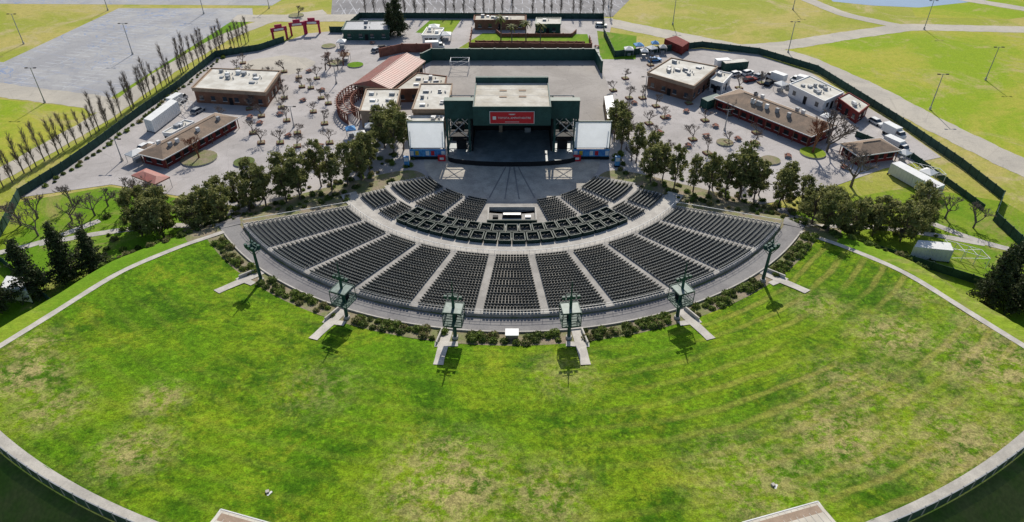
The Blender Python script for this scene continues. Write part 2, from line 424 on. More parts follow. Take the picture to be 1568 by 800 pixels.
for (ra,rb,n) in ((34.1,36.9,17),(37.6,40.5,18)):
    for i in range(n):
        t0=-38+76*i/n; t1=t0+76/n; g=.35
        a0,a1=t0+g,t1-g; z=lerp(ra,[34,40.5],[.8,1.1])
        c=[P(ra,a0),P(ra,a1),P(rb,a1),P(rb,a0)]
        b.poly([(*q,z+.05) for q in reversed(c)],'boxf')
        b.wall(c+[c[0]],.95,.22,'boxg',z=z)
        for u in (.3,.7):
            for w in (.3,.72):
                r=ra+(rb-ra)*w; seats.append((*P(r,a0+(a1-a0)*u),z+.05,rad((a0+a1)/2)))
                if w>.5: seats.append((*P(r,a0+(a1-a0)*(u-.12)),z+.05,rad((a0+a1)/2)))
b.obj('box_seat_enclosures')
def seat_proto():
    q=B()
    q.box(0,-.02,.40,.47,.40,.07,'seat')
    q.hexa([(-.235,.20,.42),(.235,.20,.42),(.235,.27,.42),(-.235,.27,.42)],[(-.22,.33,.9),(.22,.33,.9),(.22,.39,.9),(-.22,.39,.9)],'seat')
    q.box(0,.1,0,.06,.3,.4,'seatf')
    return q
q=seat_proto(); pv=np.array(q.v); nv=len(pv)
A=np.array(seats); th=A[:,3]+NP.normal(0,.02,len(A))
ox,oy=np.sin(th),-np.cos(th); tx=oy; ty=-ox
X=A[:,0,None]-pv[None,:,0]*tx[:,None]+pv[None,:,1]*ox[:,None]
Y=A[:,1,None]-pv[None,:,0]*ty[:,None]+pv[None,:,1]*oy[:,None]
Z=A[:,2,None]+pv[None,:,2]+0*X
V=np.stack([X,Y,Z],2).reshape(-1,3)
F=[tuple(i*nv+k for k in f) for i in range(len(A)) for f in q.f]
me=bpy.data.meshes.new('stadium_seats'); me.from_pydata(V.tolist(),[],F)
for k in q.ms: me.materials.append(m[k])
me.polygons.foreach_set('material_index',q.i*len(A)); me.update()
S.collection.objects.link(bpy.data.objects.new('stadium_seats',me))
b=B()
b.box(0,-29,.1,10.4,5.6,.25,'boxf')
for (x,y,sx,sy) in ((0,-26.1,10.6,.3),(-5.2,-29,.3,5.6),(5.2,-29,.3,5.6)): b.box(x,y,.1,sx,sy,1.1,'conc')
b.box(0,-31.9,.1,10.8,.35,1.3,'boxg'); b.box(0,-29.2,.35,4.2,1.1,.8,'dark'); b.box(0,-29.2,1.16,3.8,.8,.12,'grey')
b.box(-3.6,-29.8,.35,1.2,.9,.7,'dark'); b.box(3.5,-29.8,.35,1.2,.9,.7,'grey')
b.obj('sound_mixing_platform')
b=B()
pts=[P(67.3,t) for t in np.arange(-54,54.1,1.5)]
for p in pts: b.cyl((*p,4.1),(*p,5.75),.04,.04,'grey',4)
for h in (5.2,5.75):
    for p,q2 in zip(pts[:-1],pts[1:]): b.cyl((*p,h),(*q2,h),.035,.035,'grey',4)
pts=[P(44.25,t) for t in np.arange(-54,54.1,1.5)]
for p in pts: b.cyl((*p,1.1),(*p,2.0),.04,.04,'white',4)
for p,q2 in zip(pts[:-1],pts[1:]): b.cyl((*p,2.0),(*q2,2.0),.05,.05,'white',4)
for sx in (-1,1):
    p,q2=P(44.3,sx*54.6),P(67,sx*54.6)
    b.cyl((*p,2.2),(*q2,5.8),.06,.06,'white',4)
b.obj('seating_handrail')
# ------------------------------------------------------------------ follow spot towers and pads
def tower(r,t,tall):
    b=B(); x,y=P(r,t); a=rad(t)
    zb=H(x,y)
    b.cyl((x,y,zb-.2),(x,y,zb+.5),.6,.5,'conc',10)
    b.cyl((x,y,zb+.4),(x,y,zb+(9 if tall else 8.2)),.32,.22,'dgreen',10)
    if tall:
        z=zb+3.6
        b.box(x,y,z,3.1,2.9,.18,'dgreen',a)
        ca,sa=math.cos(a),math.sin(a)
        def L(dx,dy,dz): return (x+ca*dx-sa*dy,y+sa*dx+ca*dy,z+dz)
        cs=[(-1.5,-1.4),(1.5,-1.4),(1.5,1.4),(-1.5,1.4)]
        for i in range(4):
            c,d=cs[i],cs[(i+1)%4]
            b.cyl(L(*c,0),L(*c,2.7),.08,.08,'dgreen',4)
            for h in (.55,1.1,2.65): b.cyl(L(*c,h),L(*d,h),.06,.06,'dgreen',4)
            b.cyl(L(*c,0),L(*d,1.1),.04,.04,'dgreen',4)
            for u in (.25,.5,.75):
                e=(c[0]+(d[0]-c[0])*u,c[1]+(d[1]-c[1])*u); b.cyl(L(*e,0),L(*e,1.1),.03,.03,'dgreen',4)
            b.cyl((x,y,z-1.4),L(*c,0),.08,.08,'dgreen',4)
        b.box(x,y,z+2.72,2.8,2.6,.1,'polyc',a)
        for dx in (-1.45,0,1.45): b.cyl(L(dx,-1.4,2.85),L(dx,1.4,2.85),.07,.07,'dgreen',4)
        for dy in (-1.4,1.4): b.cyl(L(-1.5,dy,2.85),L(1.5,dy,2.85),.08,.08,'dgreen',4)
        b.box(*L(0,.7,.2)[:2],z+.2,.6,.9,1.0,'dark',a)
        top=zb+11.7
        b.cyl((x,y,zb+8),(x,y,top),.14,.07,'dgreen',6)
        b.cyl(L(-1.3,0,4.6),L(1.3,0,4.6),.09,.09,'dgreen',4)
        b.cyl(L(-.9,0,5.6),L(.9,0,5.6),.08,.08,'dgreen',4)
        for dx in (-1.2,-.45,.45,1.2):
            c=L(dx,.1,4.65); b.box(c[0],c[1],c[2],.5,.35,.45,'dgreen',a)
    else:
        ca,sa=math.cos(a),math.sin(a); z=zb+7.2
        b.box(x,y,z,2.6,1.5,.2,'dgreen',a)
        for dx in (-1,0,1):
            for dy in (-.6,.6): b.box(x+ca*dx-sa*dy,y+sa*dx+ca*dy,z+.2,.6,.4,.6,'dgreen',a)
        b.cyl((x-1.6*ca,y-1.6*sa,z+.9),(x+1.6*ca,y+1.6*sa,z+.9),.07,.07,'dgreen',4)
        b.cyl((x,y,z),(x,y,zb+10.8),.14,.07,'dgreen',6)
        for dx,dy in ((-1.2,-.7),(1.2,-.7),(1.2,.7),(-1.2,.7)): b.cyl((x,y,z-1.6),(x+ca*dx-sa*dy,y+sa*dx+ca*dy,z),.06,.06,'dgreen',4)
    b.obj('spotlight_tower')
for t in (7.3,22.5,38.6):
    for s in (-1,1): tower(73.2,s*t,t<30)
b=B()
for t in (8.3,23.6,40.2):
    for s in (-1,1):
        ribbon(b,[P(71.0,s*(t+.3)),P(76,s*(t+.2)),P(80.8,s*(t-.2))],1.6,'conc',.13)
        ribbon(b,[P(74.8,s*(t-1.6)),P(75.6,s*(t+1.2))],1.3,'conc',.12)
        b.wall([P(71.5,s*(t+1.0)),P(75.5,s*(t+1.0))],.7,.25,'conc',zf=H)
b.obj('lawn_stairs_and_landings')
b=B(); x,y=P(72.3,0); b.box(x,y,H(x,y),2.0,1.5,1.0,'tan'); b.box(x,y,H(x,y)+1.0,2.2,1.7,.12,'white'); b.box(x,y+.8,H(x,y)+.1,.8,.08,.8,'dark')
b.obj('utility_cabinet')
def hedge():
    pts=[];mi=[]
    b=B()
    gaps=[7.6,23,39.4]
    for row,(r,st) in enumerate(((72.3,1.05),(73.7,1.25))):
        t=-53.5
        while t<53.5:
            t+=st*R.uniform(.8,1.3)
            if any(abs(abs(t)-g)<1.25 for g in gaps) or (abs(t)<1.2 and row==0): continue
            if R.random()<.12: continue
            x,y=P(r+R.uniform(-.4,.4),t); z=H(x,y); s=R.uniform(.5,1.05)
            n=int(150*s)
            d=NP.normal(size=(n,3)); d/=np.linalg.norm(d,axis=1)[:,None]; d[:,2]=abs(d[:,2])
            d*=NP.uniform(.75,1.05,(n,1))*np.array([s*1.05,s*1.05,s*.95])
            pts.append(d+np.array([x,y,z])); k=R.choices([0,1,2],[5,2,2.5])[0]
            mi+=[k if NP.rand()<.75 else NP.randint(3) for _ in range(n)]
            b.cyl((x,y,z),(x,y,z+s*.75),s*.75,s*.35,'sh1',7)
    me=leafmesh('hedge',b,np.concatenate(pts),.16,mi,['sh1','sh2','sh3'])
    inst(me,'hedge_shrubs',(0,0,0)).scale=(1,1,1)
hedge()
# ------------------------------------------------------------------ stage house
b=B()
apr=[(-16,17),(-16,-2)]+[(16*math.sin(rad(t)),-2-3.2*math.cos(rad(t))) for t in range(-80,81,16)]+[(16,-2),(16,17)]
b.prism(apr,0,1.35,'dark','stagefl')
b.box(0,13.2,1.35,20.4,.5,9.3,'dark')
for sx in (-1,1):
    b.box(sx*10,7.5,1.35,.35,13.4,9.1,'dark')
    b.box(sx*12.9,3,5.0,5.4,4,.25,'dark'); b.box(sx*13.3,13,1.35,5.6,.3,6,'dgreen'); b.box(sx*13,9,1.36,5,5,.05,'dark'); b.box(sx*15.9,11.5,0,.3,9,3.5,'teal')  # green back walls added to shade the side stage; dark sheet dims its floor
    for x in (10.6,16.1):
        for y in (.6,7,14): b.box(sx*x,y,0,.5,.5,10.5,'teal')
    for y in (.7,7):
        b.cyl((sx*10.6,y,5),(sx*16,y,10.4),.12,.12,'grey',5); b.cyl((sx*16,y,5),(sx*10.6,y,10.4),.12,.12,'grey',5)
    b.cyl((sx*16.1,.6,5.2),(sx*16.1,14,10.3),.12,.12,'teal',5)
    b.box(sx*12.87,.9,10.5,7.1,2.0,4.5,'teal'); b.box(sx*12.87,.9,15.0,7.2,2.1,.18,'dgreen')
    for y in (3,7,11,14): b.cyl((sx*9.4,y,10.7),(sx*16.2,y,10.7),.14,.14,'grey',5)
    b.box(sx*12.8,2.5,1.35,2.5,1.5,2.2,'dark'); b.box(sx*13.2,6,5.25,2.2,1.4,1.4,'dark')
b.box(0,4.6,10.4,18.6,16.8,4.3,'teal')
b.prism([(-9.0,-3.5),(9.0,-3.5),(9.0,12.2),(-9.0,12.2)],14.7,14.82,'roofc')
for (x,y,sx,sy) in ((0,-3.65,18.6,.3),(-9.15,4.6,.3,16.2),(9.15,4.6,.3,16.2)): b.box(x,y,14.7,sx,sy,.5,'teal')
b.box(0,12.85,14.7,18.6,.9,1.5,'teal')
for x in np.arange(-8.6,8.7,1.72): b.cyl((x,12.5,14.8),(x,12.5,16.2),.05,.05,'grey',4)
for (x,y) in ((-2.2,3),(2.6,3.2),(-2.2,7),(2.6,7.1)): b.box(x,y,14.83,1.8,.8,.12,'tan')
for y in (0,4,8): b.box(0,y,14.825,17.9,.06,.03,'grey')
for y in (0,5,10): b.box(0,y,9.7,19,.4,.5,'dark')
b.box(-3.0,12,1.35,.9,.5,2.4,'tan'); b.box(4.2,12,1.35,1.6,.6,1.2,'grey')
o=b.obj('amphitheater_stage')
b=B()
b.box(0,-4.05,11.1,10.4,.2,2.9,'signred'); b.box(0,-4.0,11.0,10.7,.16,3.1,'white')
b.box(-4.2,-4.2,12.1,.8,.06,.8,'white')
for k,zz in enumerate((13.45,13.3)): b.box(0,-4.2,zz,1.6-.5*k,.05,.1,'white')
b.box(0,-4.2,11.45,3.4,.05,.1,'white')
sg=b.obj('stage_sign')
cu=bpy.data.curves.new('lettering','FONT'); cu.body='TOYOTA AMPHITHEATRE'; cu.size=.68; cu.align_x='CENTER'; cu.align_y='CENTER'; cu.extrude=.02
t=bpy.data.objects.new('lettering',cu); S.collection.objects.link(t); cu.materials.append(m['white'])
t.location=(.55,-4.2,12.5); t.rotation_euler=(rad(90),0,0); t.parent=sg
for sx,xc in ((-1,-21.2),(1,19.9)):
    b=B()
    for zz in (2.9,9.9): b.box(xc,-.5,zz,9.2,.3,.2,'dgreen')
    b.poly([(xc-4.4,-.75,3.0),(xc+4.4,-.75,3.0),(xc+4.4,-.75,9.95),(xc-4.4,-.75,9.95)],'screen')
    for x in (-4,4): b.box(xc+x,.1,0,.4,.6,3,'dgreen'); b.cyl((xc+x,0,8),(xc+x,4,0),.12,.12,'grey',5)
    for x in (-4.5,4.5): b.box(xc+x,-.6,2.9,.2,.6,7.3,'dgreen')
    b.obj('video_screen')
    b=B()
    b.box(xc,-1.2,.9,9,.25,1.9,'blue'); b.box(xc,-1.2,0,9,.3,.9,'dark')
    for i in range(7): b.box(xc-3.9+i*1.3,-1.35,1.2,.85,.06,1.2,['white','yellow','blue','white','signred','blue','white'][i])
    b.box(xc-sx*3.6,-2.2,0,1.9,.3,1.7,'signred'); b.box(xc-sx*3.6,-2.37,.5,1.0,.05,.6,'white')
    b.obj('poster_hoarding')
    b=B(); b.box(sx*26,-5,0,1.4,1.0,.4,'dark'); b.box(sx*26,-5,.4,1.2,.7,2.4,'blue'); b.box(sx*26,-5.38,1.6,1.0,.05,1,'white')
    b.obj('display_kiosk')
# ------------------------------------------------------------------ buildings
def openings(b,p,q,z,n,w=1.2,h=1.3,zb=1.0,k='glass'):
    dx,dy=q[0]-p[0],q[1]-p[1];a=math.atan2(dy,dx)
    for i in range(n):
        u=(i+.5)/n; x,y=p[0]+dx*u,p[1]+dy*u
        b.box(x,y,z+zb,w,.16,h,k,a); b.box(x,y,z+zb-.1,w+.3,.2,.09,'white',a)
def ccw(c):
    A=sum(c[i][0]*c[(i+1)%4][1]-c[(i+1)%4][0]*c[i][1] for i in range(4))
    return c[::-1] if A<0 else c
def flat(name,c,h,kw,kr='roofw',units=4,band=None):
    b=B(); c=ccw(c)
    b.prism(c,0,h-.5,kw)
    cx=sum(p[0] for p in c)/4; cy=sum(p[1] for p in c)/4
    out=[(cx+(p[0]-cx)*1.035,cy+(p[1]-cy)*1.035) for p in c]
    inn=[(cx+(p[0]-cx)*.97,cy+(p[1]-cy)*.97) for p in c]
    b.prism(out,h-.9,h-.06,band or kw)
    b.prism(inn,h-.06,h-.02,kr)
    b.wall(out+[out[0]],.3,.3,band or kw,z=h-.06)
    for i in range(4):
        p,q=c[i],c[(i+1)%4]; openings(b,p,q,0,max(2,int(math.dist(p,q)/3.4)))
        mx,my=(p[0]+q[0])/2,(p[1]+q[1])/2
        b.box(mx,my,0,1.1,.3,2.1,'dark',math.atan2(q[1]-p[1],q[0]-p[0]))
    for i in range(units):
        u,w=R.uniform(.15,.85),R.uniform(.15,.85)
        x=(c[0][0]*(1-u)+c[1][0]*u)*(1-w)+(c[3][0]*(1-u)+c[2][0]*u)*w
        y=(c[0][1]*(1-u)+c[1][1]*u)*(1-w)+(c[3][1]*(1-u)+c[2][1]*u)*w
        a=math.atan2(c[1][1]-c[0][1],c[1][0]-c[0][0])
        b.box(x,y,h-.02,R.uniform(.7,1.7),R.uniform(.6,1.3),R.uniform(.4,1.0),R.choice(['grey','white','grey']),a)
        b.cyl((x+1.5,y,h-.02),(x+1.5,y,h+.5),.15,.15,'grey',6)
    return b.obj(name)
def hip(name,cx,cy,L,W,ang,h,rise,kw,kr,hipk=1.0,units=0,eave=.8):
    b=B(); a=rad(ang); ca,sa=math.cos(a),math.sin(a)
    def T(x,y,z=None):
        q=(cx+ca*x-sa*y,cy+sa*x+ca*y); return q if z is None else (*q,z)
    b.box(cx,cy,0,L-2*eave,W-2*eave,h,kw,a)
    e=[T(-L/2,-W/2,h),T(L/2,-W/2,h),T(L/2,W/2,h),T(-L/2,W/2,h)]
    hx=W/2*hipk; r0,r1=T(-L/2+hx,0,h+rise),T(L/2-hx,0,h+rise)
    for f in ([e[0],e[1],r1,r0],[e[2],e[3],r0,r1],[e[3],e[0],r0],[e[1],e[2],r1],[e[3],e[2],e[1],e[0]]): b.poly(f,kr)
    b.wall([T(-L/2,-W/2),T(L/2,-W/2),T(L/2,W/2),T(-L/2,W/2),T(-L/2,-W/2)],.22,.12,'white' if kw=='red' else kw,z=h-.2)
    b.cyl(r0,r1,.14,.14,kr,5)
    if hipk==0:
        for x in np.arange(-L/2+.5,L/2,1.0):
            for s in (-1,1): b.cyl(T(x,s*W/2,h+.03),T(x,0,h+rise+.03),.05,.05,kr,4)
    hw,hl=W/2-eave,L/2-eave
    for p,q in ((T(-hl,-hw),T(hl,-hw)),(T(hl,-hw),T(hl,hw)),(T(hl,hw),T(-hl,hw)),(T(-hl,hw),T(-hl,-hw))):
        openings(b,p,q,0,max(1,int(math.dist(p,q)/2.6)),1.5,1.2,.95,'dark')
    for x in np.linspace(-hl,hl,max(3,int(L/4))):
        for s in (-1,1): p=T(x,s*(W/2-.15)); b.box(*p,0,.18,.18,h,'brown')
    for i in range(units):
        x=R.uniform(-L/2+hx,L/2-hx); y=R.choice([-1,1])*W*.2; b.box(*T(x,y),h+rise*.45,.9,.7,rise*.55+.3,R.choice(['grey','white']),a)
    return b.obj(name)
flat('concession_building',[(-93,35),(-71.2,31.5),(-71.5,48.2),(-93,50.5)],4.5,'brown','roofw',units=10,band='tan')
hip('concession_stand',-83.5,7,27,8.5,67,2.9,1.5,'red','roofbr',units=5)
flat('storage_room',[(-91,8),(-88.5,7.4),(-85.5,14.5),(-88.3,15.5)],3,'white','roofw',units=3)
flat('ticket_office',[(-61,92),(-44.4,92),(-46.4,103),(-61.5,102.5)],3.6,'dgreen','grey',units=2)
hip('red_roof_building',-37.5,49,25,12.5,72,4,2.0,'tan','roofred',.0,units=0)
flat('backstage_building',[(-41,17.4),(-31.5,16.6),(-32.3,32.2),(-41.8,32.2)],5,'tan','roofw',units=7)
flat('backstage_building',[(-26.6,16),(-17.3,16),(-17.4,33.7),(-26.2,33.7)],6,'tan','roofw',units=7)
flat('backstage_building',[(-27.7,10.8),(-18.4,10.8),(-18.4,14.5),(-27.6,14.5)],4.6,'white','roofw',units=3)
flat('dressing_room_block',[(-34,35),(-20,36),(-20,45),(-29,48)],4,'brown','roofc',units=5)
flat('restroom_building',[(41.5,45.8),(52.9,35.2),(63.4,50.8),(50.9,58.4)],5,'brown','roofw',units=9,band='tan')
flat('utility_building',[(60.3,44.3),(63.2,41.1),(67.8,48.7),(64.7,50.9)],3.5,'white','roofw',units=1)
hip('concession_stand',72,21,32,11.5,-53.5,3.4,2.0,'red','roofbr',units=12)
flat('catering_building',[(83.1,40.1),(88.6,27.7),(96.3,34),(91.2,46.5)],3.5,'white','roofw',units=8)
flat('portable_office',[(93.8,30.1),(95.3,20),(100.3,25.4),(98.2,34)],3.2,'red','roofw',units=2)
hip('concession_stand',90,0,12.5,7.5,15,2.9,1.5,'red','roofbr',units=0)
flat('gate_booth',[(8.7,99.5),(17.8,99.5),(18.3,107),(9.4,107)],3.5,'dgreen','roofw',units=1)
flat('entrance_building',[(-14,104),(5,104),(5,110),(-14,110)],3.6,'brown','roofc',units=5)
flat('small_office',[(-32,88),(-26,88),(-25,96),(-31,97)],3,'white','roofw',units=3)
for sx,cx,cy,a in ((1,31.0,-115.9,16),(-1,-29.0,-116.9,-16)):
    b=B(); q=rad(a); b.box(cx,cy,9.5,8.6,9,4.2,'tan',q)
    ca,sa=math.cos(q),math.sin(q)
    T=lambda x,y,z:(cx+ca*x-sa*y,cy+sa*x+ca*y,z)
    e=[T(-4.8,-5,13.5),T(4.8,-5,13.5),T(4.8,5,13.5),T(-4.8,5,13.5)]; r0,r1=T(-4.8,0,14.2),T(4.8,0,14.2)
    for f in ([e[0],e[1],r1,r0],[e[2],e[3],r0,r1],[e[3],e[0],r0],[e[1],e[2],r1],e[::-1]): b.poly(f,'roofc')
    b.wall([p[:2] for p in e]+[e[0][:2]],.2,.12,'white',z=13.35)
    for x in np.arange(-4.4,4.5,.8): b.cyl(T(x,5,13.52),T(x,0,14.23),.03,.03,'roofw',4)
    b.obj('lawn_concession_building')
def container(name,c,h,k,kr=None):
    b=B(); c=ccw(c)
    b.prism(c,.25,h,k,kr or k)
    for i in range(4):
        p,q=c[i],c[(i+1)%4]; L=math.dist(p,q); a=math.atan2(q[1]-p[1],q[0]-p[0])
        n=int(L/.8)
        for j in range(n+1): b.box(p[0]+(q[0]-p[0])*j/max(n,1),p[1]+(q[1]-p[1])*j/max(n,1),.25,.14,.14,h-.25,k,a)
        b.box(*p,0,.3,.3,.25,'dark',a)
    b.obj(name)
container('semi_trailer',[(-99.1,15.3),(-96.5,14),(-94.8,27.3),(-97.4,29.1)],3.6,'white')
container('storage_container',[(91.4,-8.9),(96.3,-20.9),(98.8,-19.5),(93.9,-7.9)],3,'white')
container('storage_container',[(79.9,-44.4),(87,-45.7),(87.8,-43),(81.9,-42.0)],3.0,'white')
container('storage_container',[(-93.8,-57.4),(-88.4,-58.4),(-91.3,-54.4),(-94.6,-54.0)],3.0,'white')
container('storage_container',[(53.7,84.2),(58.2,75.8),(61.5,80.6),(58.3,87.8)],3,'red')
container('storage_container',[(25.9,16.8),(28.6,17.7),(29.3,33.3),(26.7,32.3)],3,'tan','white')
container('storage_container',[(56,29),(61,33),(60,35),(54.8,31.5)],2.8,'dgreen')
container('storage_container',[(69,60),(77,62),(76.4,64.6),(68.5,62.6)],2.8,'dgreen','roofw')
def canopy(name,x,y,w,d,h,k,ang=0,peak=.8):
    b=B(); a=rad(ang); ca,sa=math.cos(a),math.sin(a)
    T=lambda u,v,z:(x+ca*u-sa*v,y+sa*u+ca*v,z)
    e=[T(-w/2,-d/2,h),T(w/2,-d/2,h),T(w/2,d/2,h),T(-w/2,d/2,h)]; o=min(w,d)/2*.95
    r0,r1=(T(-w/2+o,0,h+peak),T(w/2-o,0,h+peak)) if w>=d else (T(0,-d/2+o,h+peak),T(0,d/2-o,h+peak))
    fs=([e[0],e[1],r1,r0],[e[2],e[3],r0,r1],[e[3],e[0],r0],[e[1],e[2],r1]) if w>=d else ([e[1],e[2],r1,r0],[e[3],e[0],r0,r1],[e[0],e[1],r0],[e[2],e[3],r1])
    for f in fs: b.poly(f,k)
    b.wall([p[:2] for p in e]+[e[0][:2]],.3,.05,k,z=h-.3)
    for u,v in ((-w/2+.1,-d/2+.1),(w/2-.1,-d/2+.1),(w/2-.1,d/2-.1),(-w/2+.1,d/2-.1)): b.cyl(T(u,v,0),T(u,v,h),.06,.06,'grey',5)
    b.box(x,y,0,w*.5,d*.4,.9,'grey',a)
    b.obj(name)
canopy('red_canopy',-84.5,-15,8.5,4,2.8,'roofred',-30,.6)
for x,y,w,d,k,a in ((-94,-2,4,3,'white',60),(-92,1,3,3,'roofbr',60),(-38,14,3,3,'white',10),(-40,9,3,3,'white',20),(-43,12,2.5,2.5,'blue',20),(-24,92,4,4,'white',0),(-29,101,4,4,'white',0),
    (99,-12,3,3,'white',-60),(98,-2,2.5,2.5,'white',-60),(82,44,3,3,'white',30),(87,20,3,3,'white',40),(40,76,3,3,'white',0),(44,80,3,3,'blue',10),(48,77,3,3,'white',30),(50,82,2.5,2.5,'blue',0),(65,33,2.5,2.5,'red',0),(-60,84,3,3,'white',0),(-56,70,3,3,'tan',0),(45,74,2.5,2.5,'white',0),(52,78,2.5,2.5,'roofw',0)):
    canopy('vendor_tent',x,y,w,d,2.4,k,a)
for i,(x,y) in enumerate(((-84,92),(-79,98),(-74,100))):
    b=B(); a=rad(30-12*i)
    ca,sa=math.cos(a),math.sin(a)
    for s in (-1,1): b.box(x+ca*s*2.4,y+sa*s*2.4,0,.7,.7,4.2,'crimson',a)
    b.box(x,y,3.3,5.8,.5,1.4,'crimson',a); b.box(x+sa*.3,y-ca*.3,3.6,3.4,.05,.7,'white',a); b.box(x,y,4.75,2.6,.5,.9,'crimson',a)
    b.obj('entrance_gate')
def fence(name,pts,h,k,t=.08,post=3.0,kp=None,z=0):
    b=B(); b.wall(pts,h,t,k,z=z)
    for a,c in zip(pts[:-1],pts[1:]):
        n=max(1,int(math.dist(a,c)/post))
        for i in range(n): b.box(a[0]+(c[0]-a[0])*i/n,a[1]+(c[1]-a[1])*i/n,z,t+.12,t+.12,h+.15,kp or k)
    b.obj(name)
fence('perimeter_fence',[(-104,-50),(-109,-32),(-113,-20),(-110,-7),(-108,7),(-106,27),(-103,46),(-101,74),(-88,81),(-82,90)],2.2,'fgreen',.1)
fence('perimeter_fence',[(-68,101),(-63,101),(-60,119),(-20,118.5),(36,118),(34,98),(35,74),(67,84),(85,77),(99,60),(107,22),(111,-5),(112,-21),(105,-30),(105,-42)],2.2,'fgreen',.1)
fence('inner_fence',[(92,12),(101,-1),(105,-26)],1.6,'fgreen',.08)
fence('backstage_wall',[(-30,66),(-27,71),(28,71),(29,59)],4.0,'dgreen',.5,4)
fence('timber_wall',[(-45,74),(-38,79),(-28,79),(-27,72)],3.0,'wood',.4,4)
fence('plaza_timber_fence',[(-15,101),(-15,84),(28,83),(28,92)],1.8,'wood',.3,3)
fence('plaza_timber_fence',[(-13,88),(26,87)],1.2,'wood',.3,3)
fence('plaza_timber_fence',[(-6,101),(-4,96),(22,96),(24,101)],1.2,'wood',.3,3)
fence('garden_fence',[(-83,-60),(-100,-47),(-112,-38)],1.8,'fgreen',.06)
fence('garden_fence',[(74,-42),(88,-52),(108,-68)],1.8,'fgreen',.06)
b=B()
for x in (-20,-14):
    for y in (60,64): b.cyl((x,y,0),(x,y,3.4),.08,.08,'white',5)
for y in (60,64): b.cyl((-20,y,3.4),(-14,y,3.4),.08,.08,'white',5); b.cyl((-20,y,1),(-14,y,3.4),.05,.05,'white',5)
for x in (-20,-14): b.cyl((x,60,3.4),(x,64,3.4),.08,.08,'white',5)
b.obj('scaffold_frame')
def scaff(x,y):
    b=B()
    for i in range(4):
        for j in (0,3): b.cyl((x+i*1.8,y+j-i*1.2,0),(x+i*1.8,y+j-i*1.2,2.4),.06,.06,'white',4)
    for j in (0,3):
        b.cyl((x,y+j,2.4),(x+5.4,y+j-3.6,2.4),.06,.06,'white',4); b.cyl((x,y+j,0),(x+5.4,y+j-3.6,2.4),.05,.05,'white',4)
    for i in range(4): b.cyl((x+i*1.8,y-i*1.2,2.4),(x+i*1.8,y+3-i*1.2,2.4),.06,.06,'white',4)
    b.obj('scaffold_frame')
scaff(88,-44); scaff(97,-10); scaff(-97,30)
def pergola(cx,cy,r0,r1,t0,t1,h):
    b=B(); n=int((t1-t0)/5)
    for i in range(n+1):
        t=rad(t0+(t1-t0)*i/n); c,s=math.cos(t),math.sin(t)
        for r in (r0,r1): b.box(cx+r*c,cy+r*s,0,.3,.3,h,'wood',t)
        b.cyl((cx+(r0-.6)*c,cy+(r0-.6)*s,h),(cx+(r1+.6)*c,cy+(r1+.6)*s,h),.13,.13,'wood',4)
        if i<n:
            t2=rad(t0+(t1-t0)*(i+1)/n)
            for r in (r0,(r0+r1)/2,r1): b.cyl((cx+r*c,cy+r*s,h+.15),(cx+r*math.cos(t2),cy+r*math.sin(t2),h+.15),.14,.14,'wood',4)
            b.wall([(cx+(r1)*c,cy+r1*s),(cx+r1*math.cos(t2),cy+r1*math.sin(t2))],1.1,.2,'wood')
    b.obj('curved_pergola')
pergola(-33,32,13.5,17.5,110,225,3.0)
def ring(name,x,y,r,k,h=.35):
    b=B(); n=20
    pts=[(x+r*math.cos(2*math.pi*i/n),y+r*math.sin(2*math.pi*i/n)) for i in range(n)]
    b.prism(pts,0,h,'conc',k)
    b.obj(name)
for x,y,r,k in ((-67,-3,2.6,'darkgrass'),(-79,-1,4.4,'mulch'),(77,2,3.2,'green'),(65,-2,2.4,'mulch'),(-59,68,2.8,'mulch'),(-52,66,2.6,'green'),(-86,122,3,'mulch'),(56,8,2.2,'mulch'),(-65,85,2.5,'mulch')): ring('planter_bed_kerb',x,y,r,k)
def table(x,y,a):
    b=B(); b.box(x,y,.7,1.8,.8,.07,'wood',a)
    for s in (-1,1): b.box(x-math.sin(a)*s*.7,y+math.cos(a)*s*.7,.42,1.8,.28,.06,'wood',a); b.box(x+math.cos(a)*s*.6,y+math.sin(a)*s*.6,0,.1,1.2,.7,'grey',a)
    b.obj('picnic_table')
for x,y in ((-74,24),(-70,20),(-66,26),(-60,12),(-62,36),(-58,44),(-66,60),(-50,6),(40,14),(46,6),(52,12),(50,28),(44,24),(60,10),(36,34),(30,84),(-50,88),(56,18),(70,0),(82,-6)): table(x,y,R.uniform(0,3))
def car(x,y,a,k):
    b=B(); ca,sa=math.cos(a),math.sin(a)
    T=lambda u,v,z:(x+ca*u-sa*v,y+sa*u+ca*v,z)
    def sl(x0,x1,w0,z0,x2,x3,w1,z1,k): b.hexa([T(x0,-w0,z0),T(x1,-w0,z0),T(x1,w0,z0),T(x0,w0,z0)],[T(x2,-w1,z1),T(x3,-w1,z1),T(x3,w1,z1),T(x2,w1,z1)],k)
    sl(-2.3,2.3,.9,.3,-2.25,2.2,.92,.85,k); sl(-2.2,1.1,.86,.85,-1.7,.4,.7,1.42,'glass'); sl(-1.7,.4,.7,1.425,-1.6,.3,.66,1.5,k)
    for u in (-1.45,1.4):
        for v in (-.8,.8): b.cyl(T(u,v-.12,.33),T(u,v+.12,.33),.33,.33,'tyre',10)
    b.obj('parked_car')
for x,y,a,k in ((-45,82,.3,'dark'),(72,57,.5,'white'),(76,58,.6,'white'),(79,55,.6,'grey'),(-47,80,1,'grey'),(34,108,0,'white'),(88,50,1.2,'white'),(-95,5,1.2,'white')): car(x,y,a,k)
